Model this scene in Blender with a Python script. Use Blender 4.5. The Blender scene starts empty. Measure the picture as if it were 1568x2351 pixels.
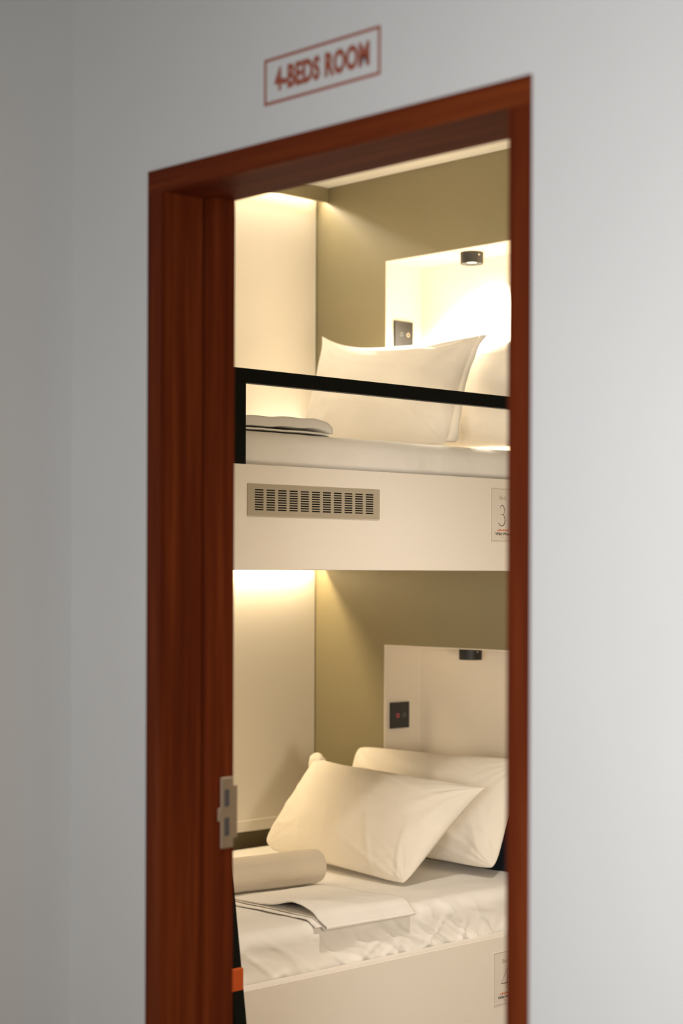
import bpy, bmesh, math, random
from mathutils import Vector, Matrix, noise

# ------------------------------------------------------------------ scene, camera, light
S = bpy.context.scene
COL = S.collection
S.view_settings.view_transform = 'Standard'
S.view_settings.look = 'None'
S.view_settings.gamma = 1.0
S.view_settings.use_curve_mapping = False
S.view_settings.exposure = 0.0
S.cycles.use_denoising = True
S.cycles.max_bounces = 10
S.cycles.diffuse_bounces = 6
S.cycles.sample_clamp_indirect = 6.0

EYE = 1.35                                   # axes: x along the door wall, y into the bedroom, z up
cd = bpy.data.cameras.new('camera')
cd.sensor_fit = 'VERTICAL'
cd.sensor_height = 36.0
cd.lens = 36.0 * 4084.0 / 2351.0
cd.shift_y = 134.0 / 2351.0
cd.clip_start = 0.05
cd.dof.use_dof = True
cd.dof.focus_distance = 4.75
cd.dof.aperture_fstop = 2.3
cam = bpy.data.objects.new('camera', cd)
COL.objects.link(cam)
cam.matrix_world = (Matrix.Translation((0, 0, EYE)) @ Matrix.Rotation(math.radians(45.91), 4, 'Z')
                    @ Matrix.Rotation(math.radians(90), 4, 'X') @ Matrix.Rotation(math.radians(0.2), 4, 'Z'))
S.camera = cam

W = bpy.data.worlds.new('world')
S.world = W
W.use_nodes = True
bg = W.node_tree.nodes['Background']
bg.inputs[0].default_value = (0.80, 0.88, 1.0, 1)
bg.inputs[1].default_value = 0.6

def area(name, loc, target, sx, sy, power, color):
    l = bpy.data.lights.new(name, 'AREA')
    l.shape = 'RECTANGLE'; l.size = sx; l.size_y = sy; l.energy = power; l.color = color
    o = bpy.data.objects.new(name, l); COL.objects.link(o)
    o.location = loc
    o.rotation_euler = (Vector(target) - Vector(loc)).to_track_quat('-Z', 'Y').to_euler()
    return o
# daylight through the corridor window
area('window_daylight', (-0.60, -0.47, 1.35), (-0.92, 2.0, 1.30), 0.90, 0.90, 31, (0.955, 0.975, 1.0)).data.spread = math.radians(114)

# ------------------------------------------------------------------ key planes (metres)
DW = 2.1235          # corridor face of the door wall
DB = 2.308           # bedroom face of the door wall
DL, DR, DT = -2.729, -1.772, 2.118     # outer edges of the door frame
FW = 0.044           # width of the frame face
BF = -3.36           # front face of the bunk boards
SW = -4.522          # face of the white side panels
HW = 4.256           # face of the head wall
CEIL = 2.675

# ------------------------------------------------------------------ materials
def mat(name, color, rough=0.6, spec=0.5, bump=0.0, bscale=60.0, var=0.0, vscale=3.0, emis=None, estr=0.0, metal=0.0, sheen=0.0, stretch=(1, 1, 1)):
    m = bpy.data.materials.new(name)
    m.use_nodes = True
    nt = m.node_tree; b = nt.nodes['Principled BSDF']
    b.inputs['Base Color'].default_value = (*color, 1)
    b.inputs['Roughness'].default_value = rough
    b.inputs['Specular IOR Level'].default_value = spec
    b.inputs['Metallic'].default_value = metal
    b.inputs['Sheen Weight'].default_value = sheen
    tc = nt.nodes.new('ShaderNodeTexCoord')
    mp = nt.nodes.new('ShaderNodeMapping'); mp.inputs['Scale'].default_value = stretch
    nt.links.new(tc.outputs['Object'], mp.inputs['Vector'])
    if var:
        n = nt.nodes.new('ShaderNodeTexNoise'); n.inputs['Scale'].default_value = vscale; n.inputs['Detail'].default_value = 4
        nt.links.new(mp.outputs[0], n.inputs['Vector'])
        r = nt.nodes.new('ShaderNodeValToRGB')
        r.color_ramp.elements[0].position = 0.3; r.color_ramp.elements[1].position = 0.7
        r.color_ramp.elements[0].color = (*[c * (1 - var) for c in color], 1)
        r.color_ramp.elements[1].color = (*[min(1, c * (1 + var)) for c in color], 1)
        nt.links.new(n.outputs[0], r.inputs[0]); nt.links.new(r.outputs[0], b.inputs['Base Color'])
    if bump:
        n2 = nt.nodes.new('ShaderNodeTexNoise'); n2.inputs['Scale'].default_value = bscale; n2.inputs['Detail'].default_value = 3
        nt.links.new(mp.outputs[0], n2.inputs['Vector'])
        bp = nt.nodes.new('ShaderNodeBump'); bp.inputs['Strength'].default_value = bump; bp.inputs['Distance'].default_value = 0.002
        nt.links.new(n2.outputs[0], bp.inputs['Height']); nt.links.new(bp.outputs[0], b.inputs['Normal'])
    if emis:
        b.inputs['Emission Color'].default_value = (*emis, 1); b.inputs['Emission Strength'].default_value = estr
    return m

def wood(name, stretch):
    m = bpy.data.materials.new(name); m.use_nodes = True
    nt = m.node_tree; b = nt.nodes['Principled BSDF']
    b.inputs['Roughness'].default_value = 0.55; b.inputs['Specular IOR Level'].default_value = 0.07
    tc = nt.nodes.new('ShaderNodeTexCoord')
    mp = nt.nodes.new('ShaderNodeMapping'); mp.inputs['Scale'].default_value = stretch
    n = nt.nodes.new('ShaderNodeTexNoise'); n.inputs['Scale'].default_value = 1.0; n.inputs['Detail'].default_value = 7; n.inputs['Roughness'].default_value = 0.6
    r = nt.nodes.new('ShaderNodeValToRGB')
    e = r.color_ramp.elements
    e[0].position = 0.30; e[0].color = (0.095, 0.0145, 0.0045, 1)
    e[1].position = 0.72; e[1].color = (0.245, 0.050, 0.011, 1)
    x = e.new(0.5); x.color = (0.150, 0.025, 0.006, 1)
    bp = nt.nodes.new('ShaderNodeBump'); bp.inputs['Strength'].default_value = 0.12; bp.inputs['Distance'].default_value = 0.001
    nt.links.new(tc.outputs['Object'], mp.inputs[0]); nt.links.new(mp.outputs[0], n.inputs[0])
    nt.links.new(n.outputs[0], r.inputs[0]); nt.links.new(r.outputs[0], b.inputs['Base Color'])
    nt.links.new(n.outputs[0], bp.inputs['Height']); nt.links.new(bp.outputs[0], b.inputs['Normal'])
    return m

def fabric(name, color, weave=900.0, bump=0.25, sheen=0.1, rough=0.9, crumple=0.0):
    m = mat(name, color, rough, 0.2, 0, 0, 0.03, 6.0, sheen=sheen)
    nt = m.node_tree; b = nt.nodes['Principled BSDF']
    tc = nt.nodes.new('ShaderNodeTexCoord')
    n = nt.nodes.new('ShaderNodeTexNoise'); n.inputs['Scale'].default_value = weave; n.inputs['Detail'].default_value = 2
    bp = nt.nodes.new('ShaderNodeBump'); bp.inputs['Strength'].default_value = bump; bp.inputs['Distance'].default_value = 0.001
    nt.links.new(tc.outputs['Object'], n.inputs[0]); nt.links.new(n.outputs[0], bp.inputs['Height'])
    if crumple:
        mp = nt.nodes.new('ShaderNodeMapping'); mp.inputs['Scale'].default_value = (1.0, 1.0, 2.6); mp.inputs['Rotation'].default_value = (0.2, 0.5, 0.3)
        n3 = nt.nodes.new('ShaderNodeTexNoise'); n3.inputs['Scale'].default_value = 9.0; n3.inputs['Detail'].default_value = 3.0; n3.inputs['Distortion'].default_value = 0.6
        b3 = nt.nodes.new('ShaderNodeBump'); b3.inputs['Strength'].default_value = crumple; b3.inputs['Distance'].default_value = 0.012
        nt.links.new(tc.outputs['Object'], mp.inputs[0]); nt.links.new(mp.outputs[0], n3.inputs[0])
        nt.links.new(n3.outputs[0], b3.inputs['Height']); nt.links.new(bp.outputs[0], b3.inputs['Normal'])
        nt.links.new(b3.outputs[0], b.inputs['Normal'])
    else:
        nt.links.new(bp.outputs[0], b.inputs['Normal'])
    return m

M = {}
M['plaster'] = mat('corridor_plaster', (0.80, 0.78, 0.745), 0.85, 0.3, 0.06, 90, 0.015, 2.0)
M['ceiling'] = mat('ceiling_paint', (0.80, 0.77, 0.71), 0.9, 0.3, 0.05, 80)
M['greywall'] = mat('far_wall_grey', (0.10, 0.10, 0.10), 0.8, 0.3, 0.05, 60)
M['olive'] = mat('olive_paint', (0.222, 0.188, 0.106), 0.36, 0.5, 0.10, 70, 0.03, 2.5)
M['cream'] = mat('cream_laminate', (0.80, 0.76, 0.69), 0.45, 0.4, 0.04, 120, 0.01, 2.0)
M['nichewhite'] = mat('niche_white', (0.86, 0.79, 0.68), 0.5, 0.4, 0.04, 120)
M['board'] = mat('bunk_board_white', (0.84, 0.79, 0.73), 0.5, 0.4, 0.03, 120, 0.012, 3.0)
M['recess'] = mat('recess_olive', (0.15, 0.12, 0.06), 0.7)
M['floor'] = mat('floor_vinyl', (0.20, 0.16, 0.12), 0.5, 0.4, 0.05, 40, 0.12, 5.0)
M['black'] = mat('black_steel', (0.004, 0.005, 0.005), 0.5, 0.12, 0.04, 200)
M['blackplastic'] = mat('black_plastic', (0.014, 0.014, 0.014), 0.55, 0.5)
M['grille'] = mat('taupe_grille_paint', (0.42, 0.37, 0.29), 0.45, 0.4)
M['grilleshade'] = mat('grille_slot_shade', (0.006, 0.004, 0.003), 0.9)
M['sheet'] = fabric('white_cotton', (0.84, 0.82, 0.79), crumple=0.16)
M['pillow'] = fabric('pillow_cotton', (0.82, 0.77, 0.69), crumple=0.22)
M['terry'] = fabric('beige_terry', (0.66, 0.58, 0.47), 240, 1.0, 0.4, 0.95, 0.10)
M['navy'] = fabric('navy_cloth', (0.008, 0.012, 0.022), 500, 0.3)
M['woodv'] = wood('mahogany_vertical', (38, 38, 1.3))
M['woodh'] = wood('mahogany_horizontal', (1.3, 38, 38))
M['steel'] = mat('strike_plate_steel', (0.40, 0.31, 0.22), 0.5, 0.5, 0, 0, 0, 0, None, 0, 0.35)
M['hole'] = mat('strike_hole_grey', (0.10, 0.095, 0.10), 0.8)
M['signred'] = mat('sign_vermilion', (0.42, 0.10, 0.05), 0.6)
M['ink'] = mat('card_ink', (0.06, 0.042, 0.02), 0.7)
M['inkgrey'] = mat('card_ink_grey', (0.27, 0.22, 0.15), 0.7)
M['cardline'] = mat('card_border_brown', (0.35, 0.25, 0.15), 0.7)
M['cardred'] = mat('card_red', (0.62, 0.15, 0.07), 0.7)
M['cardpaper'] = mat('card_clear_vinyl', (0.78, 0.72, 0.66), 0.3, 0.5)
M['orange'] = mat('orange_step_rubber', (0.55, 0.085, 0.008), 0.5)
M['switch'] = mat('switch_glass_black', (0.010, 0.011, 0.012), 0.16, 0.6)
M['ringgrey'] = mat('switch_ring_grey', (0.22, 0.22, 0.22), 0.4)
M['ringred'] = mat('switch_ring_red', (0.5, 0.05, 0.06), 0.4, 0.5, emis=(1.0, 0.10, 0.14), estr=0.35)
M['ringpale'] = mat('switch_ring_pale', (0.75, 0.60, 0.40), 0.4, 0.5, emis=(1.0, 0.8, 0.55), estr=0.2)
M['screw'] = mat('screw_steel', (0.75, 0.73, 0.70), 0.25, 0.5, metal=0.9)
M['lenslit'] = mat('lamp_lens_lit', (0.9, 0.85, 0.75), 0.3, 0.5, emis=(1.0, 0.86, 0.62), estr=14)
M['lensoff'] = mat('lamp_lens_off', (0.25, 0.23, 0.20), 0.25)
M['led'] = mat('led_diffuser', (0.9, 0.85, 0.75), 0.4, 0.5, emis=(1.0, 0.82, 0.55), estr=6)
M['windowframe'] = mat('window_frame_white', (0.75, 0.75, 0.74), 0.5)

# ------------------------------------------------------------------ helpers
def link(name, me, m=None, parent=None):
    o = bpy.data.objects.new(name, me)
    COL.objects.link(o)
    if m is not None and not me.materials:
        me.materials.append(m)
    if parent is not None:
        o.parent = parent
    return o

def empty(name, loc=(0, 0, 0)):
    o = bpy.data.objects.new(name, None); COL.objects.link(o); o.location = loc
    o.empty_display_size = 0.1
    bpy.context.view_layer.update()
    return o

def tag(o, label=None, cat=None, group=None, kind=None):
    if label: o['label'] = label
    if cat: o['category'] = cat
    if group: o['group'] = group
    if kind: o['kind'] = kind
    return o

class B:
    """collects shapes into one bmesh, in world coordinates"""
    def __init__(s): s.bm = bmesh.new()
    def box(s, x0, x1, y0, y1, z0, z1, bev=0.0, seg=2):
        t = bmesh.new()
        bmesh.ops.create_cube(t, size=1.0)
        for v in t.verts:
            v.co = Vector(((x0 + x1) / 2 + v.co.x * (x1 - x0), (y0 + y1) / 2 + v.co.y * (y1 - y0), (z0 + z1) / 2 + v.co.z * (z1 - z0)))
        if bev:
            bmesh.ops.bevel(t, geom=t.edges[:], offset=bev, segments=seg, affect='EDGES', profile=0.5)
        s.add(t); return s
    def add(s, t):
        me = bpy.data.meshes.new('tmp'); t.to_mesh(me); s.bm.from_mesh(me); bpy.data.meshes.remove(me); t.free()
    def cyl(s, c, axis, r, h, seg=48, r2=None, bev=0.0):
        t = bmesh.new()
        bmesh.ops.create_cone(t, cap_ends=True, segments=seg, radius1=r, radius2=r if r2 is None else r2, depth=h)
        if bev:
            bmesh.ops.bevel(t, geom=[e for e in t.edges if len(e.link_faces) == 2 and e.calc_face_angle(0) > 1.0], offset=bev, segments=2, affect='EDGES')
        q = Vector((0, 0, 1)).rotation_difference(Vector(axis)).to_matrix().to_4x4()
        t.transform(Matrix.Translation(c) @ q); s.add(t); return s
    def ring(s, c, axis, r, w, h, seg=40):
        t = bmesh.new()
        prof = [(r - w, 0), (r, 0), (r, h), (r - w, h)]
        vs = [[t.verts.new((p[0] * math.cos(a), p[0] * math.sin(a), p[1])) for p in prof] for a in [2 * math.pi * k / seg for k in range(seg)]]
        for k in range(seg):
            for j in range(4):
                t.faces.new((vs[k][j], vs[(k + 1) % seg][j], vs[(k + 1) % seg][(j + 1) % 4], vs[k][(j + 1) % 4]))
        bmesh.ops.recalc_face_normals(t, faces=t.faces[:])
        q = Vector((0, 0, 1)).rotation_difference(Vector(axis)).to_matrix().to_4x4()
        t.transform(Matrix.Translation(c) @ q); s.add(t); return s
    def prism(s, pts, d):
        """polygon pts (3D, planar) extruded by vector d"""
        t = bmesh.new()
        a = [t.verts.new(p) for p in pts]; b = [t.verts.new(Vector(p) + Vector(d)) for p in pts]
        t.faces.new(a); t.faces.new(b[::-1])
        n = len(pts)
        for i in range(n):
            t.faces.new((a[i], b[i], b[(i + 1) % n], a[(i + 1) % n]))
        bmesh.ops.recalc_face_normals(t, faces=t.faces[:])
        s.add(t); return s
    def obj(s, name, m, parent=None, smooth=False):
        me = bpy.data.meshes.new(name)
        # keep the object's origin at the middle of its base
        if s.bm.verts:
            xs = [v.co.x for v in s.bm.verts]; ys = [v.co.y for v in s.bm.verts]; zs = [v.co.z for v in s.bm.verts]
            o0 = Vector(((min(xs) + max(xs)) / 2, (min(ys) + max(ys)) / 2, min(zs)))
        else:
            o0 = Vector((0, 0, 0))
        s.bm.transform(Matrix.Translation(-o0))
        s.bm.to_mesh(me); s.bm.free()
        if smooth:
            for p in me.polygons: p.use_smooth = True
        o = link(name, me, m, parent)
        off = Vector((0, 0, 0)); p = parent
        while p is not None:
            off += p.location; p = p.parent
        o.location = o0 - off
        return o

def grid_mesh(name, rows, m, parent=None, closed_u=False, origin=None, smooth=True):
    """rows: list of equal-length lists of points"""
    verts = [p for r in rows for p in r]; n = len(rows[0]); f = []
    o0 = Vector(origin) if origin is not None else Vector((0, 0, 0))
    for i in range(len(rows) - 1):
        for j in range(n - 1 if not closed_u else n):
            k = (j + 1) % n
            f.append((i * n + j, i * n + k, (i + 1) * n + k, (i + 1) * n + j))
    me = bpy.data.meshes.new(name)
    me.from_pydata([tuple(Vector(v) - o0) for v in verts], [], f)
    bm = bmesh.new(); bm.from_mesh(me)
    bmesh.ops.remove_doubles(bm, verts=bm.verts[:], dist=1e-5)
    bmesh.ops.recalc_face_normals(bm, faces=bm.faces[:])
    bm.to_mesh(me); bm.free()
    if smooth:
        for p in me.polygons: p.use_smooth = True
    o = link(name, me, m, parent)
    off = Vector((0, 0, 0)); p = parent
    while p is not None:
        off += p.location; p = p.parent
    o.location = o0 - off
    return o

def fbm(p, oct=3):
    return sum(noise.noise(Vector(p) * (2 ** k) + Vector((17.3 * k, 5.1 * k, 9.7 * k))) / (2 ** k) for k in range(oct))

def struct(b, name, m, parent=None):
    o = b.obj(name, m, parent)
    if parent is None: o['kind'] = 'structure'
    return o

# ------------------------------------------------------------------ the setting
# wall with the door opening
b = B()
b.box(-4.70, DL, DW, DB, 0, CEIL + 0.25)
b.box(DR, 2.40, DW, DB, 0, CEIL + 0.25)
b.box(DL, DR, DW, DB, DT, CEIL + 0.25)
struct(b, 'wall_front', M['plaster'])
struct(B().box(-3.08, -2.98, -0.62, DW, 0, CEIL + 0.25), 'wall_left', M['plaster'])
b = B()                                       # corridor wall behind the camera with its window opening
WX0, WX1, WZ0, WZ1, WY = -1.10, -0.10, 0.85, 1.85, -0.50
b.box(-3.08, WX0, WY - 0.12, WY, 0, CEIL + 0.25).box(WX1, 2.40, WY - 0.12, WY, 0, CEIL + 0.25)
b.box(WX0, WX1, WY - 0.12, WY, 0, WZ0).box(WX0, WX1, WY - 0.12, WY, WZ1, CEIL + 0.25)
struct(b, 'wall_back', M['greywall'])
wn = B()
for q in ((WX0, WX1, WZ0, WZ0 + 0.05), (WX0, WX1, WZ1 - 0.05, WZ1), (WX0, WX0 + 0.05, WZ0 + 0.05, WZ1 - 0.05), (WX1 - 0.05, WX1, WZ0 + 0.05, WZ1 - 0.05)):
    wn.box(q[0], q[1], WY - 0.08, WY - 0.03, q[2], q[3])
struct(wn, 'window_1', M['windowframe'])
struct(B().box(2.40, 2.52, -0.62, DB, 0, CEIL + 0.25), 'wall_right', M['greywall'])
struct(B().box(-4.70, 2.52, -0.62, 4.62, -0.12, 0), 'floor', M['floor'])
b = B().box(-3.08, 2.52, -0.62, DB, CEIL + 0.25, CEIL + 0.35)
struct(b, 'ceiling_corridor', M['greywall'])
struct(B().box(-4.70, -0.80, DB, 4.62, CEIL, CEIL + 0.25), 'ceiling', M['ceiling'])
struct(B().box(-0.80, -0.70, DB, 4.62, 0, CEIL + 0.25), 'wall_bedroom_right', M['olive'])

# head wall, olive, with two white-lined niches
NL, NR, ND = -4.187, -3.545, 0.175
NU0, NU1 = 1.66, 2.388
NLO0, NLO1 = 0.46, 1.101
b = B()
b.box(-4.70, NL, HW, 4.62, 0, CEIL)
b.box(NR, -0.70, HW, 4.62, 0, CEIL)
b.box(NL, NR, HW, 4.62, NU1, CEIL).box(NL, NR, HW, 4.62, NLO1, NU0).box(NL, NR, HW, 4.62, 0, NLO0)
hw = struct(b, 'wall_head', M['olive'])
for z0, z1 in ((NU0, NU1), (NLO0, NLO1)):
    e = 0.003
    nb = B()
    nb.box(NL, NR, HW + ND, HW + ND + 0.01, z0, z1)
    nb.box(NL, NL + e, HW + 0.001, HW + ND, z0, z1).box(NR - e, NR, HW + 0.001, HW + ND, z0, z1)
    nb.box(NL + e, NR - e, HW + 0.001, HW + ND, z1 - e, z1).box(NL + e, NR - e, HW + 0.001, HW + ND, z0, z0 + e)
    nb.obj('niche_lining', M['nichewhite'], hw)

# side wall with white panels
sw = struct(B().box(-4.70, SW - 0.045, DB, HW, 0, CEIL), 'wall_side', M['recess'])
B().box(SW - 0.045, SW, DB + 0.002, HW - 0.003, 1.62, CEIL - 0.001, 0.0015, 1).obj('wall_panel', M['cream'], sw)
B().box(SW - 0.045, SW, DB + 0.002, HW - 0.003, 0.508, 1.38, 0.0015, 1).obj('wall_panel', M['cream'], sw)
B().box(SW - 0.045, SW + 0.004, DB + 0.002, HW - 0.001, 0.470, 0.508, 0.0015, 1).obj('base_rail', M['cream'], sw)

# door frame
dr = empty('door_1', ((DL + DR) / 2, (DW + DB) / 2, 0)); dr['kind'] = 'structure'
FP = DW - 0.004; ST = 2.220; RB = 0.012
def jamb(x0, x1, sgn):
    # profile in plan: stop part full width, rebate part thinner by RB
    if sgn < 0:
        pts = [(x0, FP), (x1, FP), (x1, ST), (x1 - RB, ST), (x1 - RB, DB + 0.006), (x0, DB + 0.006)]
    else:
        pts = [(x0, FP), (x1, FP), (x1, DB + 0.006), (x0 + RB, DB + 0.006), (x0 + RB, ST), (x0, ST)]
    q = B().prism([(p[0], p[1], 0) for p in pts], (0, 0, DT - FW))
    q.box(x0 if sgn < 0 else x0 + RB, x1 - RB if sgn < 0 else x1, ST + 0.0005, DB + 0.0058, DT - FW, DT - FW + RB)
    return q.obj('jamb', M['woodv'], dr)
jamb(DL, DL + FW, -1)
jamb(DR - FW, DR, 1)
zt = DT - FW
B().prism([(DL, y, z) for y, z in ((FP, zt), (FP, DT), (DB + 0.006, DT), (DB + 0.006, zt + RB), (ST, zt + RB), (ST, zt))], (DR - DL, 0, 0)).obj('header', M['woodh'], dr)
# strike plate let into the left jamb
px = DL + FW - RB
zc = 0.868
sp = B().box(px - 0.001, px + 0.0022, 2.281, 2.3135, zc - 0.0705, zc + 0.0705, 0.001, 1).box(px - 0.001, px + 0.0022, 2.3115, 2.324, zc - 0.052, zc + 0.054, 0.001, 1).box(px - 0.001, px + 0.0022, 2.274, 2.2825, zc - 0.016, zc + 0.010, 0.001, 1).obj('strike_plate', M['steel'], dr)
sp['label'] = 'pale steel strike plate'
for a, c in ((zc + 0.012, zc + 0.046), (zc - 0.046, zc - 0.010)):
    B().box(px + 0.0022, px + 0.0027, 2.290, 2.302, a, c).obj('bolt_hole', M['hole'], sp)
for zz in (zc - 0.060, zc + 0.060):
    B().cyl((px + 0.0026, 2.296, zz), (1, 0, 0), 0.0042, 0.001, 20).obj('screw_head', M['steel'], sp)

# ------------------------------------------------------------------ text helper (print on flat things)
def text_mesh(txt, width, height, bold=0.0, spacing=1.0):
    """returns list of verts / faces in (x,z), fitted to width x height, lower left at 0"""
    cu = bpy.data.curves.new('t', 'FONT'); cu.body = txt; cu.offset = bold; cu.space_character = spacing; cu.resolution_u = 4
    o = bpy.data.objects.new('t', cu); COL.objects.link(o)
    bpy.context.view_layer.update()
    dg = bpy.context.evaluated_depsgraph_get()
    me = bpy.data.meshes.new_from_object(o.evaluated_get(dg))
    vs = [v.co.copy() for v in me.vertices]; fs = [tuple(p.vertices) for p in me.polygons]
    bpy.data.objects.remove(o); bpy.data.curves.remove(cu); bpy.data.meshes.remove(me)
    x0, x1 = min(v.x for v in vs), max(v.x for v in vs); y0, y1 = min(v.y for v in vs), max(v.y for v in vs)
    return [((v.x - x0) / (x1 - x0) * width, (v.y - y0) / (y1 - y0) * height) for v in vs], fs

def put_text(name, txt, place, width, height, m, parent, bold=0.0, spacing=1.0):
    """place(a, z) -> world point; a runs left to right"""
    vs, fs = text_mesh(txt, width, height, bold, spacing)
    me = bpy.data.meshes.new(name)
    off = parent.location
    me.from_pydata([tuple(Vector(place(a, z)) - off) for a, z in vs], [], fs)
    return link(name, me, m, parent)

def stroke(name, pts, widths, place, m, parent):
    """ribbon of varying width through (a,z) points"""
    P = [Vector((p[0], p[1])) for p in pts]; L, R = [], []
    for i, p in enumerate(P):
        d = (P[min(i + 1, len(P) - 1)] - P[max(i - 1, 0)]).normalized(); nrm = Vector((-d.y, d.x)) * widths[i] / 2
        L.append(p + nrm); R.append(p - nrm)
    vs = [tuple(Vector(place(q.x, q.y)) - parent.location) for q in L + R]; n = len(P)
    fs = [(i, i + 1, n + i + 1, n + i) for i in range(n - 1)]
    me = bpy.data.meshes.new(name); me.from_pydata(vs, [], fs)
    return link(name, me, m, parent)

# ------------------------------------------------------------------ sign above the door
SX0, SX1, SZ0, SZ1 = -2.395, -2.102, 2.183, 2.266
sg = empty('room_sign', ((SX0 + SX1) / 2, DW, SZ0))
tag(sg, 'red-framed lettering 4-BEDS ROOM on the wall above the door', 'sign')
t = 0.0052; y0, y1 = DW - 0.0012, DW + 0.0002
b = B()
b.box(SX0, SX1, y0, y1, SZ1 - t, SZ1).box(SX0, SX1, y0, y1, SZ0, SZ0 + t).box(SX0, SX0 + t, y0, y1, SZ0 + t, SZ1 - t).box(SX1 - t, SX1, y0, y1, SZ0 + t, SZ1 - t)
b.obj('border', M['signred'], sg)
put_text('lettering', '4-BEDS ROOM', lambda a, z: (SX0 + 0.0275 + a, DW - 0.0010, SZ0 + 0.0205 + z), 0.240, 0.0435, M['signred'], sg, 0.05, 1.05)

# ------------------------------------------------------------------ bunk bed
bunk = empty('bunk_bed', (-3.94, (DB + HW) / 2, 0))
tag(bunk, 'built-in cream bunk bed seen through the mahogany doorway', 'bunk bed')
UB0, UB1, LB1 = 1.350, 1.615, 0.297
FOOT = DB + 0.012
M['boardt'] = M['board']
B().box(BF - 0.022, BF, FOOT, HW - 0.001, UB0, UB1, 0.0015, 1).obj('upper_side_board', M['board'], bunk)
B().box(BF - 0.045, BF, FOOT, HW - 0.001, 0.02, LB1, 0.0015, 1).obj('lower_side_board', M['board'], bunk)
B().box(SW + 0.09, BF - 0.024, FOOT, HW - 0.002, UB0 + 0.055, UB0 + 0.12).obj('upper_platform', M['olive'], bunk)
B().box(SW + 0.006, BF - 0.047, FOOT, HW - 0.002, 0.02, 0.22).obj('lower_platform', M['board'], bunk)
# fascias hiding the light strips along the white side panels
B().box(-4.475, -4.463, FOOT, HW - 0.001, 2.625, CEIL - 0.001).obj('cove_fascia', M['olive'], bunk)
B().box(-4.475, -4.463, FOOT, HW - 0.001, UB0 + 0.002, UB0 + 0.12).obj('cove_fascia', M['olive'], bunk)
# guard rail
gr = empty('guard_rail', (0, 0, 0)); gr.parent = bunk
gr.location = (0, 0, 0)
V0 = 2.887
RT = 1.350 + 0.5055
B().box(BF - 0.030, BF - 0.006, V0, HW - 0.004, RT - 0.036, RT, 0.0012, 1).obj('top_bar', M['black'], gr)
B().box(BF - 0.030, BF - 0.006, V0, V0 + 0.040, UB1 - 0.002, RT - 0.036, 0.0012, 1).obj('post', M['black'], gr)
B().box(BF - 0.030, BF - 0.006, HW - 0.045, HW - 0.004, UB1 - 0.002, RT - 0.036, 0.0012, 1).obj('post', M['black'], gr)

# vent grille in the upper board: a plate with real slots
GX = BF + 0.003
GV0, GV1, GZ0, GZ1 = 2.925, 3.394, 1.487, 1.567
vg = empty('vent_grille', (0, 0, 0)); vg.parent = bunk
def slotted(v0, v1, z0, z1, x0, x1):
    nc, nr = 11, 9
    mv, mz = 0.0235, 0.0135
    sv0, sv1, sz0, sz1 = v0 + mv, v1 - mv, z0 + mz, z1 - mz
    pit = (sv1 - sv0 + 0.0100) / nc; sw_ = pit - 0.0100
    zp = (sz1 - sz0 + 0.0028) / nr; sh = zp - 0.0028
    bars = B()
    bars.box(x0, x1, v0, sv0, z0, z1).box(x0, x1, sv1, v1, z0, z1)
    bars.box(x0, x1, sv0, sv1, z0, sz0).box(x0, x1, sv0, sv1, sz1, z1)
    for c in range(nc - 1):
        a = sv0 + c * pit + sw_; bars.box(x0, x1, a, a + 0.0100, sz0, sz1)
    for c in range(nc):
        a = sv0 + c * pit
        for r in range(nr - 1):
            z = sz0 + r * zp + sh; bars.box(x0, x1 - 0.0004, a, a + sw_, z, z + 0.0028)
    return bars
slotted(GV0, GV1, GZ0, GZ1, BF - 0.0005, GX).obj('slotted_plate', M['grille'], vg)
B().box(BF + 0.0001, BF + 0.0006, GV0 + 0.02, GV1 - 0.02, GZ0 + 0.01, GZ1 - 0.01).obj('slot_shade', M['grilleshade'], vg)  # near-black sheet on the board, painted in as the shade behind the slots

# ------------------------------------------------------------------ hidden light strips
def led(z, x, w, tilt, label, power, color):
    r = empty('led_strip', (x, 3.28, z)); tag(r, label, 'light strip')
    B().box(x - w / 2, x + w / 2, FOOT + 0.02, HW - 0.012, z, z + 0.008).obj('diffuser', M['led'], r)
    l = bpy.data.lights.new('strip_light', 'AREA'); l.shape = 'RECTANGLE'; l.size = w; l.size_y = HW - FOOT - 0.05; l.energy = power; l.color = color
    o = bpy.data.objects.new('strip_light', l); COL.objects.link(o); o.parent = r
    o.location = (0, 0, -0.002); o.rotation_euler = (0, -math.radians(tilt), 0)
led(2.645, -4.500, 0.014, 68, 'warm light strip tucked above the upper bunk fascia', 16.0, (1.0, 0.88, 0.70))
led(1.386, -4.498, 0.014, 12, 'warm light strip tucked under the upper bunk platform', 13.0, (1.0, 0.78, 0.48))

# ceiling downlight of the bedroom (outside the view)
dl = empty('ceiling_downlight', (-2.45, 3.30, CEIL - 0.02)); tag(dl, 'round recessed downlight in the bedroom ceiling', 'lamp')
B().ring((-2.45, 3.30, CEIL - 0.012), (0, 0, 1), 0.07, 0.02, 0.012).obj('trim_ring', M['board'], dl)
B().cyl((-2.45, 3.30, CEIL - 0.003), (0, 0, 1), 0.05, 0.004).obj('lens', M['lenslit'], dl)
l = bpy.data.lights.new('downlight', 'SPOT'); l.energy = 125; l.color = (1.0, 0.89, 0.76); l.spot_size = math.radians(98); l.spot_blend = 1.0; l.shadow_soft_size = 0.045
o = bpy.data.objects.new('downlight', l); COL.objects.link(o); o.parent = dl; o.location = (0, 0, -0.01)

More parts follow.
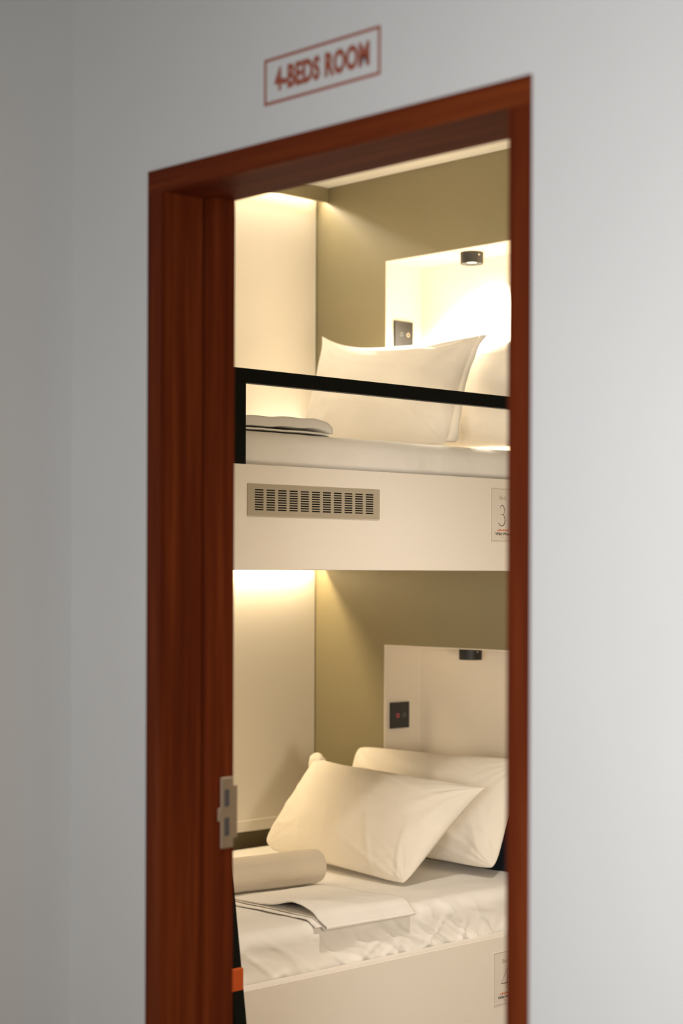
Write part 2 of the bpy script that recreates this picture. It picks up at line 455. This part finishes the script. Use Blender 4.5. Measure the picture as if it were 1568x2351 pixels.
# added fill light brightening the lower bunk, right of the door (outside the view)
fill = empty('bedroom_fill', (-1.30, DB + 0.03, 0.60)); tag(fill, 'added unseen fill light panel inside the bedroom, right of the door', 'lamp')
B().box(-1.52, -1.08, DB + 0.001, DB + 0.030, 0.60, 1.20, 0.004, 2).obj('fill_panel', M['board'], fill)
l = bpy.data.lights.new('bedroom_fill_light', 'AREA'); l.shape = 'RECTANGLE'; l.size = 0.42; l.size_y = 0.58; l.energy = 42; l.color = (1.0, 0.85, 0.66)
o = bpy.data.objects.new('bedroom_fill_light', l); COL.objects.link(o); o.parent = fill; o.location = (0, 0.004, 0.30); o.rotation_euler = (math.radians(90), 0, 0)

# ------------------------------------------------------------------ reading lamps and switches in the niches
LX, LY = -3.865, 4.330
def lamp(ztop, lit, label):
    r = empty('reading_lamp', (LX, LY, ztop - 0.037)); tag(r, label, 'lamp', 'reading lamps in the niches')
    bd = B(); bd.ring((LX, LY, ztop - 0.037), (0, 0, 1), 0.0375, 0.004, 0.037, 64)
    bd.cyl((LX, LY, ztop - 0.004), (0, 0, 1), 0.0345, 0.008, 48)
    body = bd.obj('body', M['blackplastic'], r, False)
    B().cyl((LX, LY, ztop - 0.024), (0, 0, 1), 0.033, 0.006, 48).obj('lens', M['lenslit'] if lit else M['lensoff'], r)
    a = math.radians(-12)
    B().cyl((LX + 0.0378 * math.cos(a), LY + 0.0378 * math.sin(a), ztop - 0.011), (math.cos(a), math.sin(a), 0), 0.0030, 0.002, 16).obj('screw', M['screw'], r)
    if lit:
        l = bpy.data.lights.new('lamp_light', 'SPOT'); l.energy = 115; l.color = (1.0, 0.91, 0.74)
        l.spot_size = math.radians(125); l.spot_blend = 0.7; l.shadow_soft_size = 0.025
        o = bpy.data.objects.new('lamp_light', l); COL.objects.link(o); o.parent = r; o.location = (0, 0, 0.004)
lamp(NU1 - 0.003, True, 'small round reading lamp glowing in the upper bunk niche')
lamp(NLO1 - 0.003, False, 'small round black reading lamp, unlit, in the lower bunk niche')

def switch(zc, v0, lit_mats, label):
    x = NL + 0.003; w = 0.088
    r = empty('switch_plate', (x, v0 + w / 2, zc - w / 2)); tag(r, label, 'switch', 'touch switches in the niches')
    B().box(x, x + 0.009, v0, v0 + w, zc - w / 2, zc + w / 2, 0.0015, 2).obj('plate', M['switch'], r)
    for k, fr in ((0, 0.36), (1, 0.72)):
        B().ring((x + 0.0088, v0 + w * fr, zc - 0.001), (1, 0, 0), 0.0070, 0.0015, 0.0008, 32).obj('touch_ring', lit_mats[k], r)
switch(2.149, 4.292, (M['ringgrey'], M['ringpale']), 'black square touch switch beside the lit upper reading lamp')
switch(0.862, 4.280, (M['ringred'], M['ringgrey']), 'black square touch switch with a red ring in the lower niche')

# ------------------------------------------------------------------ bed number cards on the boards
def card(v0, z0, w, h, digit, label):
    x = BF
    r = empty('number_card', (x, v0 + w / 2, z0)); tag(r, label, 'card', 'bed number cards')
    B().box(x, x + 0.0008, v0 - 0.003, v0 + w + 0.003, z0 - 0.003, z0 + h + 0.003).obj('vinyl', M['cardpaper'], r)
    xb0, xb1, t = x + 0.0008, x + 0.0010, 0.0009
    B().box(xb0, xb1, v0, v0 + w, z0, z0 + t).box(xb0, xb1, v0, v0 + w, z0 + h - t, z0 + h).box(xb0, xb1, v0, v0 + t, z0, z0 + h).box(xb0, xb1, v0 + w - t, v0 + w, z0, z0 + h).obj('border', M['cardline'], r)
    pl = lambda a, z: (x + 0.0011, v0 + a, z0 + z)
    put_text('bed_word', 'Bed', lambda a, z: pl(0.036 + a, 0.119 + z), 0.026, 0.0115, M['inkgrey'], r, -0.012)
    if digit == '3':
        pts = []; wd = []
        cx, cz = 0.046, 0.088
        for k in range(15):          # upper bowl
            a = math.radians(165 - k * 16.5); pts.append((cx + 0.0105 * math.cos(a), cz + 0.0150 * math.sin(a))); wd.append(0.0010 + 0.0016 * max(0, math.sin(math.radians(k * 12.8))) ** 1.2)
        stroke('digit_bowl', pts, wd, pl, M['ink'], r)
        pts = []; wd = []
        cx, cz = 0.0445, 0.0605
        for k in range(21):          # lower bowl
            a = math.radians(112 - k * 13.2); pts.append((cx + 0.0150 * math.cos(a), cz + 0.0170 * math.sin(a))); wd.append(0.0009 + 0.0020 * math.sin(math.radians(k * 9.0)) ** 1.0 + (0.0012 if k > 17 else 0))
        stroke('digit_bowl', pts, wd, pl, M['ink'], r)
    else:
        stroke('digit_bar', [(0.030, 0.060), (0.068, 0.060)], [0.0022, 0.0022], pl, M['ink'], r)
        stroke('digit_bar', [(0.058, 0.042), (0.058, 0.102)], [0.0022, 0.0022], pl, M['ink'], r)
        stroke('digit_bar', [(0.0305, 0.060), (0.058, 0.102)], [0.0012, 0.0012], pl, M['ink'], r)
    for k in range(6):
        B().box(x + 0.0009, x + 0.0011, v0 + 0.026 + k * 0.0085, v0 + 0.0315 + k * 0.0085, z0 + 0.0285, z0 + 0.0325 + 0.002 * (k % 2)).obj('red_mark', M['cardred'], r)
    put_text('logotype', 'Wild Wom', lambda a, z: pl(0.0165 + a, 0.0165 + z), 0.066, 0.0085, M['ink'], r, 0.03)
    stroke('dash', [(0.043, 0.0105), (0.052, 0.0105)], [0.0012, 0.0012], pl, M['inkgrey'], r)
card(3.851, 1.436, 0.098, 0.150, '3', 'bed number 3 card on the upper bunk board')
card(3.870, 0.100, 0.098, 0.150, '4', 'bed number 4 card on the lower bunk board')

# ------------------------------------------------------------------ mattresses with wrinkled fitted sheets
def mattress(ztop, zbot, xf, label, folds, seed):
    xb = SW + 0.012
    y0, y1 = FOOT + 0.01, HW - 0.030
    rr = 0.040
    prof = []                                  # (x, z, nx, nz, kind)
    prof.append((xb, zbot, -1, 0, 0)); prof.append((xb, ztop - 0.03, -1, 0, 0))
    for k in range(5):
        a = math.radians(180 - 90 * k / 4); prof.append((xb + 0.03 + 0.03 * math.cos(a), ztop - 0.03 + 0.03 * math.sin(a), math.cos(a), math.sin(a), 0))
    nt_ = 56
    for k in range(1, nt_):
        prof.append((xb + 0.03 + (xf - rr - xb - 0.03) * k / nt_, ztop, 0, 1, 0.3))
    for k in range(9):
        a = math.radians(90 - 90 * k / 8); prof.append((xf - rr + rr * math.cos(a), ztop - rr + rr * math.sin(a), math.cos(a), math.sin(a), 0.3 + 0.7 * k / 8))
    ns = 26
    for k in range(1, ns + 1):
        f = k / ns; prof.append((xf - 0.006 * f, ztop - rr - (ztop - rr - zbot) * f, 1, 0, 1.0))
    rows = []; ny = 300
    for i in range(ny + 1):
        y = y0 + (y1 - y0) * i / ny
        e = min(1.0, min(y - y0, y1 - y) / 0.035)
        drop = 0.035 * (1 - math.sqrt(max(0, 1 - (1 - e) ** 2)))
        row = []
        for (x, z, nx, nz, k) in prof:
            zz = z - (drop if z > zbot + 0.04 else 0)
            d = 0.0
            if k > 0:
                s = ztop - z                    # distance down the side
                q = y - 1.15 * s * 1.0 + 0.05 * fbm((y * 3, z * 6, seed), 2)
                side = k if k > 0.35 else 0
                mk = 0.35 + 0.65 * max(0, min(1, 0.5 + 1.6 * noise.noise(Vector((y * 2.6, s * 3, seed + 1)))))
                low = min(1, s / 0.10)
                d += folds * side * mk * 0.0038 * fbm((q * 13 + 2 * noise.noise(Vector((y * 4, s * 9, seed))), s * 7.0, seed + 2), 3)
                ridge = abs(noise.noise(Vector((q * 10 + 3.7, s * 5.2, seed + 6.0))))
                d += folds * side * mk * low * 0.0052 * max(0, 0.14 - ridge) / 0.14
                q2 = y + 0.9 * s
                ridge2 = abs(noise.noise(Vector((q2 * 9 + 1.7, s * 6.2, seed + 9.0))))
                d += folds * side * low * 0.0020 * max(0, 0.12 - ridge2) / 0.12
                d += 0.0022 * fbm((x * 9, y * 7, seed), 3) * (1 if k <= 0.35 else 0.6)
            row.append((x + nx * d, y, zz + nz * d))
        rows.append(row)
    # close the two ends
    o = grid_mesh('mattress', [[(p[0], y0, zbot) for p in rows[0]]] + rows + [[(p[0], y1, zbot) for p in rows[-1]]], M['sheet'], None, False, (-3.94, (y0 + y1) / 2, zbot))
    tag(o, label, 'mattress', 'mattresses')
    return o
MU, ML = 1.706, 0.420
mattress(MU, UB0 + 0.12, BF - 0.034, 'upper bunk mattress in a fitted white sheet behind the black rail', 0.45, 3.0)
mattress(ML, 0.221, BF - 0.050, 'lower bunk mattress in a creased white fitted sheet', 2.0, 11.0)

# ------------------------------------------------------------------ pillows
def pillow(label, bl, br, tr, tl, T, seed, ears=0.0, pinch=0.05, back=0.75, wr=1.0, sag=0.0, p=2.6, ear_c=(1, 1, 1, 1), ptop=None, hem=False):
    """bl, br, tr, tl: corner points; T: half thickness; front is the side facing the room's door"""
    bl, br, tr, tl = map(Vector, (bl, br, tr, tl))
    nrm = ((br - bl) + (tr - tl)).cross((tl - bl) + (tr - br)).normalized()
    if nrm.y > 0: nrm = -nrm
    NS, NT = 120, 84
    def base(s, t):
        a, c = 2 * s - 1, 2 * t - 1
        # rounded corners and pulled-in edges
        ax = a * (1 - pinch * (1 - c * c)); cz = c * (1 - ((ptop if ptop and c > 0 else pinch * 1.2) * (1 - abs(a + (0.25 if ptop else 0)) ** 2.0 / (1.5625 if ptop and a > -0.25 else (0.5625 if ptop else 1)))))
        k = (abs(a) ** 7) * (abs(c) ** 7)
        ci = (0 if c < 0 else 3) if a < 0 else (1 if c < 0 else 2)
        rnd = (0.075 - ears * 0.10 * ear_c[ci]) * k
        ax *= 1 - rnd; cz *= 1 - rnd
        s2, t2 = (ax + 1) / 2, (cz + 1) / 2
        return bl * (1 - s2) * (1 - t2) + br * s2 * (1 - t2) + tr * s2 * t2 + tl * (1 - s2) * t2
    def thick(s, t):
        a, c = abs(2 * s - 1), 2 * t - 1
        c2 = c + sag * (1 - c * c)
        h = max(0, 1 - a ** p) * max(0, 1 - abs(c2) ** p)
        return h ** 0.56
    def disp(s, t, side):
        a, c = 2 * s - 1, 2 * t - 1
        L = (br - bl).length; H = (tl - bl).length
        x, z = s * L, t * H
        d = 0.010 * fbm((x * 4.5, z * 4.5, seed + side * 7), 2)
        # creases radiating from the corners
        for cx, cz, w in ((0, 0, 1), (L, 0, 1), (L, H, 1), (0, H, 1)):
            dx, dz = x - cx, z - cz
            r = math.hypot(dx, dz); an = math.atan2(dz, dx)
            f = math.exp(-(r / 0.17) ** 2)
            d += wr * 0.0065 * f * noise.noise(Vector((an * 5.5, r * 3.0, seed + cx * 3 + cz * 5 + side)))
        # slack folds along the lower edge
        q = x + 0.6 * z
        rg = abs(noise.noise(Vector((q * 9, z * 2.5, seed + 3 + side * 2))))
        d += wr * 0.0055 * max(0, 0.2 - rg) / 0.2 * math.exp(-((t - 0.22) / 0.25) ** 2)
        q = z + 0.25 * x
        rg = abs(noise.noise(Vector((x * 2.0, q * 12, seed + 8 + side * 2))))
        d += wr * 0.0030 * max(0, 0.2 - rg) / 0.2
        edge = min(1, (1 - abs(a)) * 9, (1 - abs(c)) * 9)
        return d * edge
    front = []; bk = []
    for j in range(NT + 1):
        t = 0.5 - 0.5 * math.cos(math.pi * j / NT); rf, rb = [], []
        for i in range(NS + 1):
            s = 0.5 - 0.5 * math.cos(math.pi * i / NS)
            h = thick(s, t); q = base(s, t)
            rf.append(q + nrm * (T * h + disp(s, t, 0) + 0.0015 * min(1, h * 8)))
            rb.append(q - nrm * (T * back * h + (disp(s, t, 1) * 0.6 if back > 0.3 else 0)))
        front.append(rf); bk.append(rb)
    c = (bl + br) / 2
    verts = [p_ for r in front for p_ in r] + [p_ for r in bk for p_ in r]
    n = NS + 1; N = (NS + 1) * (NT + 1); f = []
    for j in range(NT):
        for i in range(NS):
            f.append((j * n + i, j * n + i + 1, (j + 1) * n + i + 1, (j + 1) * n + i))
            f.append((N + j * n + i, N + (j + 1) * n + i, N + (j + 1) * n + i + 1, N + j * n + i + 1))
    me = bpy.data.meshes.new('pillow')
    me.from_pydata([tuple(v - c) for v in verts], [], f)
    bm = bmesh.new(); bm.from_mesh(me)
    bmesh.ops.remove_doubles(bm, verts=bm.verts[:], dist=4e-4)
    bmesh.ops.recalc_face_normals(bm, faces=bm.faces[:]); bm.to_mesh(me); bm.free()
    for q in me.polygons: q.use_smooth = True
    o = link('pillow', me, M['pillow']); o.location = c
    tag(o, label, 'pillow', 'white bed pillows')
    if hem:
        rows = []
        for k in range(61):
            t = 0.04 + 0.95 * k / 60
            q = base(1.0, t); out = (base(1.0, t) - base(0.96, t)).normalized()
            wv = 0.006 * noise.noise(Vector((t * 6, seed, 1.0))); w = 0.030 * (0.75 + 0.25 * math.sin(t * 5 + 1))
            rows.append([q - out * 0.004 + nrm * 0.004, q + out * w * 0.5 + nrm * (0.004 + wv), q + out * w + nrm * (wv * 1.6 - 0.002), q + out * w - nrm * 0.006 + nrm * wv * 1.6, q + out * w * 0.5 - nrm * (0.006 - wv), q - out * 0.004 - nrm * 0.004])
        grid_mesh('pillowcase_hem', rows, M['pillow'], o, True, c)
    return o

fp = pillow('white pillow lying foremost on the lower bunk, left corner turned up',
       (-4.300, 3.800, 0.450), (-3.610, 3.760, 0.428), (-3.500, 3.985, 0.705), (-4.235, 3.990, 0.735), 0.100, 1.0, 0.6, 0.045, 0.7, 1.0, -0.15, 2.4, (-0.9, 0.6, 1.3, 1.8), 0.09)
def ear(p, c, ax, up, a, b_, t):
    """loose corner of the pillowcase"""
    c, ax, up = Vector(c), Vector(ax).normalized(), Vector(up).normalized(); nn = ax.cross(up)
    rows = []
    for i in range(25):
        th = math.pi * i / 24
        rows.append([c + ax * (a * math.cos(th)) + (up * (b_ * math.cos(ph)) + nn * (t * math.sin(ph))) * math.sin(th) * (1 + 0.22 * noise.noise(Vector((math.cos(ph) * 2, th * 2, 3.0)))) for ph in [2 * math.pi * k / 32 for k in range(32)]])
    grid_mesh('case_corner', rows, M['pillow'], p, True, c)
ear(fp, (-4.216, 3.976, 0.722), (-0.35, 0.1, 1.0), (1.0, 0.0, 0.35), 0.034, 0.034, 0.020)
pillow('white pillow behind the foremost one, leaning on the lower head wall',
       (-4.240, 4.080, 0.440), (-3.520, 4.060, 0.446), (-3.505, 4.205, 0.775), (-4.250, 4.190, 0.765), 0.070, 5.0, 0.2, 0.04, 0.6, 1.0, -0.10)
pillow('white pillow upright on the upper bunk, above the black rail',
       (-4.300, 3.950, 1.725), (-3.600, 3.930, 1.722), (-3.617, 4.080, 2.065), (-4.318, 4.100, 2.125), 0.075, 9.0, 0.8, 0.055, 0.6, 0.8, -0.15, 2.4, (0.2, 0.5, 1.5, 1.5), 0.20, True)
pillow('white pillow at the right of the upper bunk, half behind the right door jamb',
       (-4.02, 4.150, 1.724), (-3.41, 4.135, 1.724), (-3.40, 4.170, 2.070), (-4.00, 4.175, 2.030), 0.060, 13.0, 0.5, 0.04, 0.6, 1.0, -0.10)

# ------------------------------------------------------------------ rolled towel
def towel_roll():
    A = Vector((-3.905, 3.20, ML + 0.052)); E = Vector((-3.838, 3.63, ML + 0.054))
    ax = (E - A).normalized(); up = Vector((0, 0, 1)); sd = ax.cross(up).normalized(); R = 0.050
    rows = []
    N = 90
    def ringpts(c, r, k):
        out = []
        for j in range(72):
            a = 2 * math.pi * j / 72
            rr = r * (1 + 0.03 * noise.noise(Vector((math.cos(a) * 2, math.sin(a) * 2, k * 0.05))) + 0.012 * noise.noise(Vector((math.cos(a) * 9, math.sin(a) * 9, k * 0.3))))
            z = rr * math.sin(a); z = max(z, -R * 0.97)
            out.append(c + sd * rr * math.cos(a) * 1.04 + up * z)
        return out
    for i in range(N + 1):
        f = i / N; c = A.lerp(E, f)
        e = min(1, min(f, 1 - f) * 0.43 / 0.022)
        r = R * (0.72 + 0.28 * math.sqrt(max(0, 1 - (1 - e) ** 2)))
        rows.append(ringpts(c, r, i))
    rows = [[A + ax * 0.004 + (p - A) * 0.01 for p in rows[0]]] + [[A + ax * 0.004 + (p - A) * 0.6 for p in rows[0]]] + rows + [[E - ax * 0.004 + (p - E) * 0.6 for p in rows[-1]], [E - ax * 0.008 + (p - E) * 0.3 for p in rows[-1]], [E - ax * 0.008 + (p - E) * 0.01 for p in rows[-1]]]
    o = grid_mesh('rolled_towel', rows, M['terry'], None, True, ((A + E) / 2 - Vector((0, 0, 0.05))))
    tag(o, 'beige terry towel rolled up on the lower bunk', 'towel')
towel_roll()

# ------------------------------------------------------------------ folded sheets
def slab(rows_top, th, name, m, parent, rnd=0.3):
    """closed cloth slab from a grid of top points, its rim rounded"""
    NR, n = len(rows_top), len(rows_top[0])
    def e(i, j):
        q = min(i, NR - 1 - i, j, n - 1 - j)
        return (1 - min(1, q / 3.0)) ** 2 * th * rnd
    top = [[(p[0], p[1], p[2] - e(i, j)) for j, p in enumerate(r_)] for i, r_ in enumerate(rows_top)]
    bot = [[(p[0], p[1], p[2] - th + 0.3 * e(i, j)) for j, p in enumerate(r_)] for i, r_ in enumerate(rows_top)]
    ring = [list(a) + list(reversed(c)) for a, c in zip(top, bot)]
    cap = lambda rr: [tuple((Vector(rr[k]) + Vector(rr[2 * n - 1 - k])) / 2) for k in range(2 * n)]
    rows = [cap(ring[0])] + ring + [cap(ring[-1])]
    return grid_mesh(name, rows, m, parent, True, (rows_top[0][0][0], rows_top[0][0][1], rows_top[0][0][2] - th))

fs = empty('folded_sheet', (-3.56, 3.40, ML)); tag(fs, 'white sheet folded flat on the lower bunk, its front edge overhanging', 'sheet')
XM = BF - 0.050                                # front of the mattress
def clear(x):                                  # top of the mattress at x
    if x < XM - 0.040: return ML
    if x < XM: return ML - 0.040 + math.sqrt(max(0, 0.04 ** 2 - (x - XM + 0.04) ** 2))
    return ML - 0.040
def droop(x, k):
    f = max(0, (x + 3.481) / 0.085)
    return max(clear(x) - ML, -k * f ** 1.9) if x < XM - 0.01 else -k * f ** 1.9
def sheet_flat(z, xf, y0, y1, th, seed, xb=-3.775):
    rows = []
    for j in range(61):
        g = j / 60; row = []
        for i in range(81):
            x = xb + (xf - xb) * i / 80
            ya = y0 + 0.010 * noise.noise(Vector((x * 6, seed, 0.3))) + 0.003 * noise.noise(Vector((x * 25, seed, 2.3)))
            row.append((x, ya + (y1 - ya) * g, z + 0.0014 * fbm((x * 10, (ya + (y1 - ya) * g) * 10, seed), 2) + droop(x, 0.020)))
        rows.append(row)
    slab(rows, th, 'layer', M['sheet'], fs)
def sheet_loop(z, xf, y0, y1, th, seed, xb=-3.775):
    rows = []
    NB, NN = 70, 12
    for j in range(71):
        g = j / 70
        def yy(x):
            ya = y0 + 0.012 * noise.noise(Vector((x * 6, seed, 0.3))) + 0.003 * noise.noise(Vector((x * 25, seed, 2.3)))
            yb = y1 + 0.010 * noise.noise(Vector((x * 6, seed, 5.3))) - 0.030 * max(0, (x + 3.45) / 0.09) ** 2
            return ya + (yb - ya) * g
        pts = []
        rn = 0.0075 * (1 - 0.35 * g)
        for i in range(NB):                    # lower leaf, back to front
            x = xb + (xf - rn - xb) * i / (NB - 1); pts.append((x, z + droop(x, 0.026)))
        zc_ = pts[-1][1] + rn
        for i in range(1, NN):                 # rounded nose
            a = math.radians(-90 + 180 * i / NN); pts.append((xf - rn + rn * math.cos(a), zc_ + rn * math.sin(a)))
        for i in range(NB):                    # upper leaf, front to back
            x = xf - rn + (xb - xf + rn) * i / (NB - 1)
            f = (x - xb) / (xf - xb)
            gap = 2 * rn * min(1, 0.55 + 0.45 * f) + 0.020 * math.exp(-((f - 0.66) / 0.16) ** 2) * math.exp(-(g / 0.45) ** 2)
            gap += 0.003 * fbm((x * 9, yy(x) * 9, seed), 2) * min(1, i / 8)
            pts.append((x, z + droop(x, 0.026) + gap))
        inner = []
        for i, p_ in enumerate(pts):
            a, c = Vector(pts[max(0, i - 1)]), Vector(pts[min(len(pts) - 1, i + 1)])
            d = (c - a).normalized(); inner.append((p_[0] - d.y * th, p_[1] + d.x * th))
        rows.append([(p_[0], yy(p_[0]), p_[1]) for p_ in pts] + [(p_[0], yy(p_[0]), p_[1]) for p_ in reversed(inner)])
    n = len(rows[0])
    cap = lambda rr: [tuple((Vector(rr[k]) + Vector(rr[n - 1 - k])) / 2) for k in range(n)]
    grid_mesh('folded_layer', [cap(rows[0])] + rows + [cap(rows[-1])], M['sheet'], fs, True, (-3.56, 3.4, ML))
sheet_flat(ML + 0.0070, XM + 0.004, 3.215, 3.560, 0.0040, 1.5)
sheet_loop(ML + 0.0085, XM + 0.026, 3.232, 3.580, 0.0035, 8.5)

fc = empty('folded_cloth', (-3.62, 3.0, MU)); tag(fc, 'white folded cloth lying on the upper bunk mattress', 'cloth')
def cloth_layer(z, th, y1, seed, amp):
    rows = []
    for j in range(71):
        y = 2.66 + (y1 - 2.66) * j / 70; row = []
        for i in range(31):
            x = -3.88 + (BF - 0.071 + 3.88) * (1 - (1 - i / 30) ** 2)
            h = amp * noise.noise(Vector((y * 11, x * 2, seed))) + 0.002 * fbm((x * 14, y * 14, seed), 2)
            e = max(0, (y - (y1 - 0.03)) / 0.03); h -= 0.006 * e * e
            row.append((x, y, z + h))
        rows.append(row)
    slab(rows, th, 'layer', M['sheet'], fc)
cloth_layer(MU + 0.0105, 0.005, 3.275, 2.2, 0.001)
cloth_layer(MU + 0.040, 0.026, 3.290, 6.2, 0.011)

# ------------------------------------------------------------------ navy pad behind the lower pillows
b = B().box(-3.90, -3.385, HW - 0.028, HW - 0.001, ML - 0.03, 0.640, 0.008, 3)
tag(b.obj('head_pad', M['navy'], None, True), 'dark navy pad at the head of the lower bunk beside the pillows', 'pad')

# ------------------------------------------------------------------ ladder, mostly hidden by the left jamb
ld = empty('bunk_ladder', (-3.10, 2.55, 0)); tag(ld, 'slanting black ladder with an orange step beside the left jamb', 'ladder')
dx = -0.155
def stile(v0, v1):
    z1 = 1.55
    xt = -3.077; k = (-3.334 + 3.299) / (0.456 - 0.228) * 0.94
    k = -0.150
    def at(z): return xt + k * z
    pts = [(at(0) - 0.03, v0, 0), (at(0), v0, 0), (at(z1), v0, z1), (at(z1) - 0.03, v0, z1)]
    B().prism(pts, (0, v1 - v0, 0)).obj('stile', M['black'], ld)
    return at
at = stile(2.690, 2.722)
stile(2.335, 2.365)
for z in (0.090, 0.397, 0.704, 1.011, 1.318):
    x = at(z)
    B().box(x - 0.075, x + 0.004, 2.365, 2.7225, z - 0.027, z + 0.027, 0.003, 2).obj('step', M['orange'], ld)
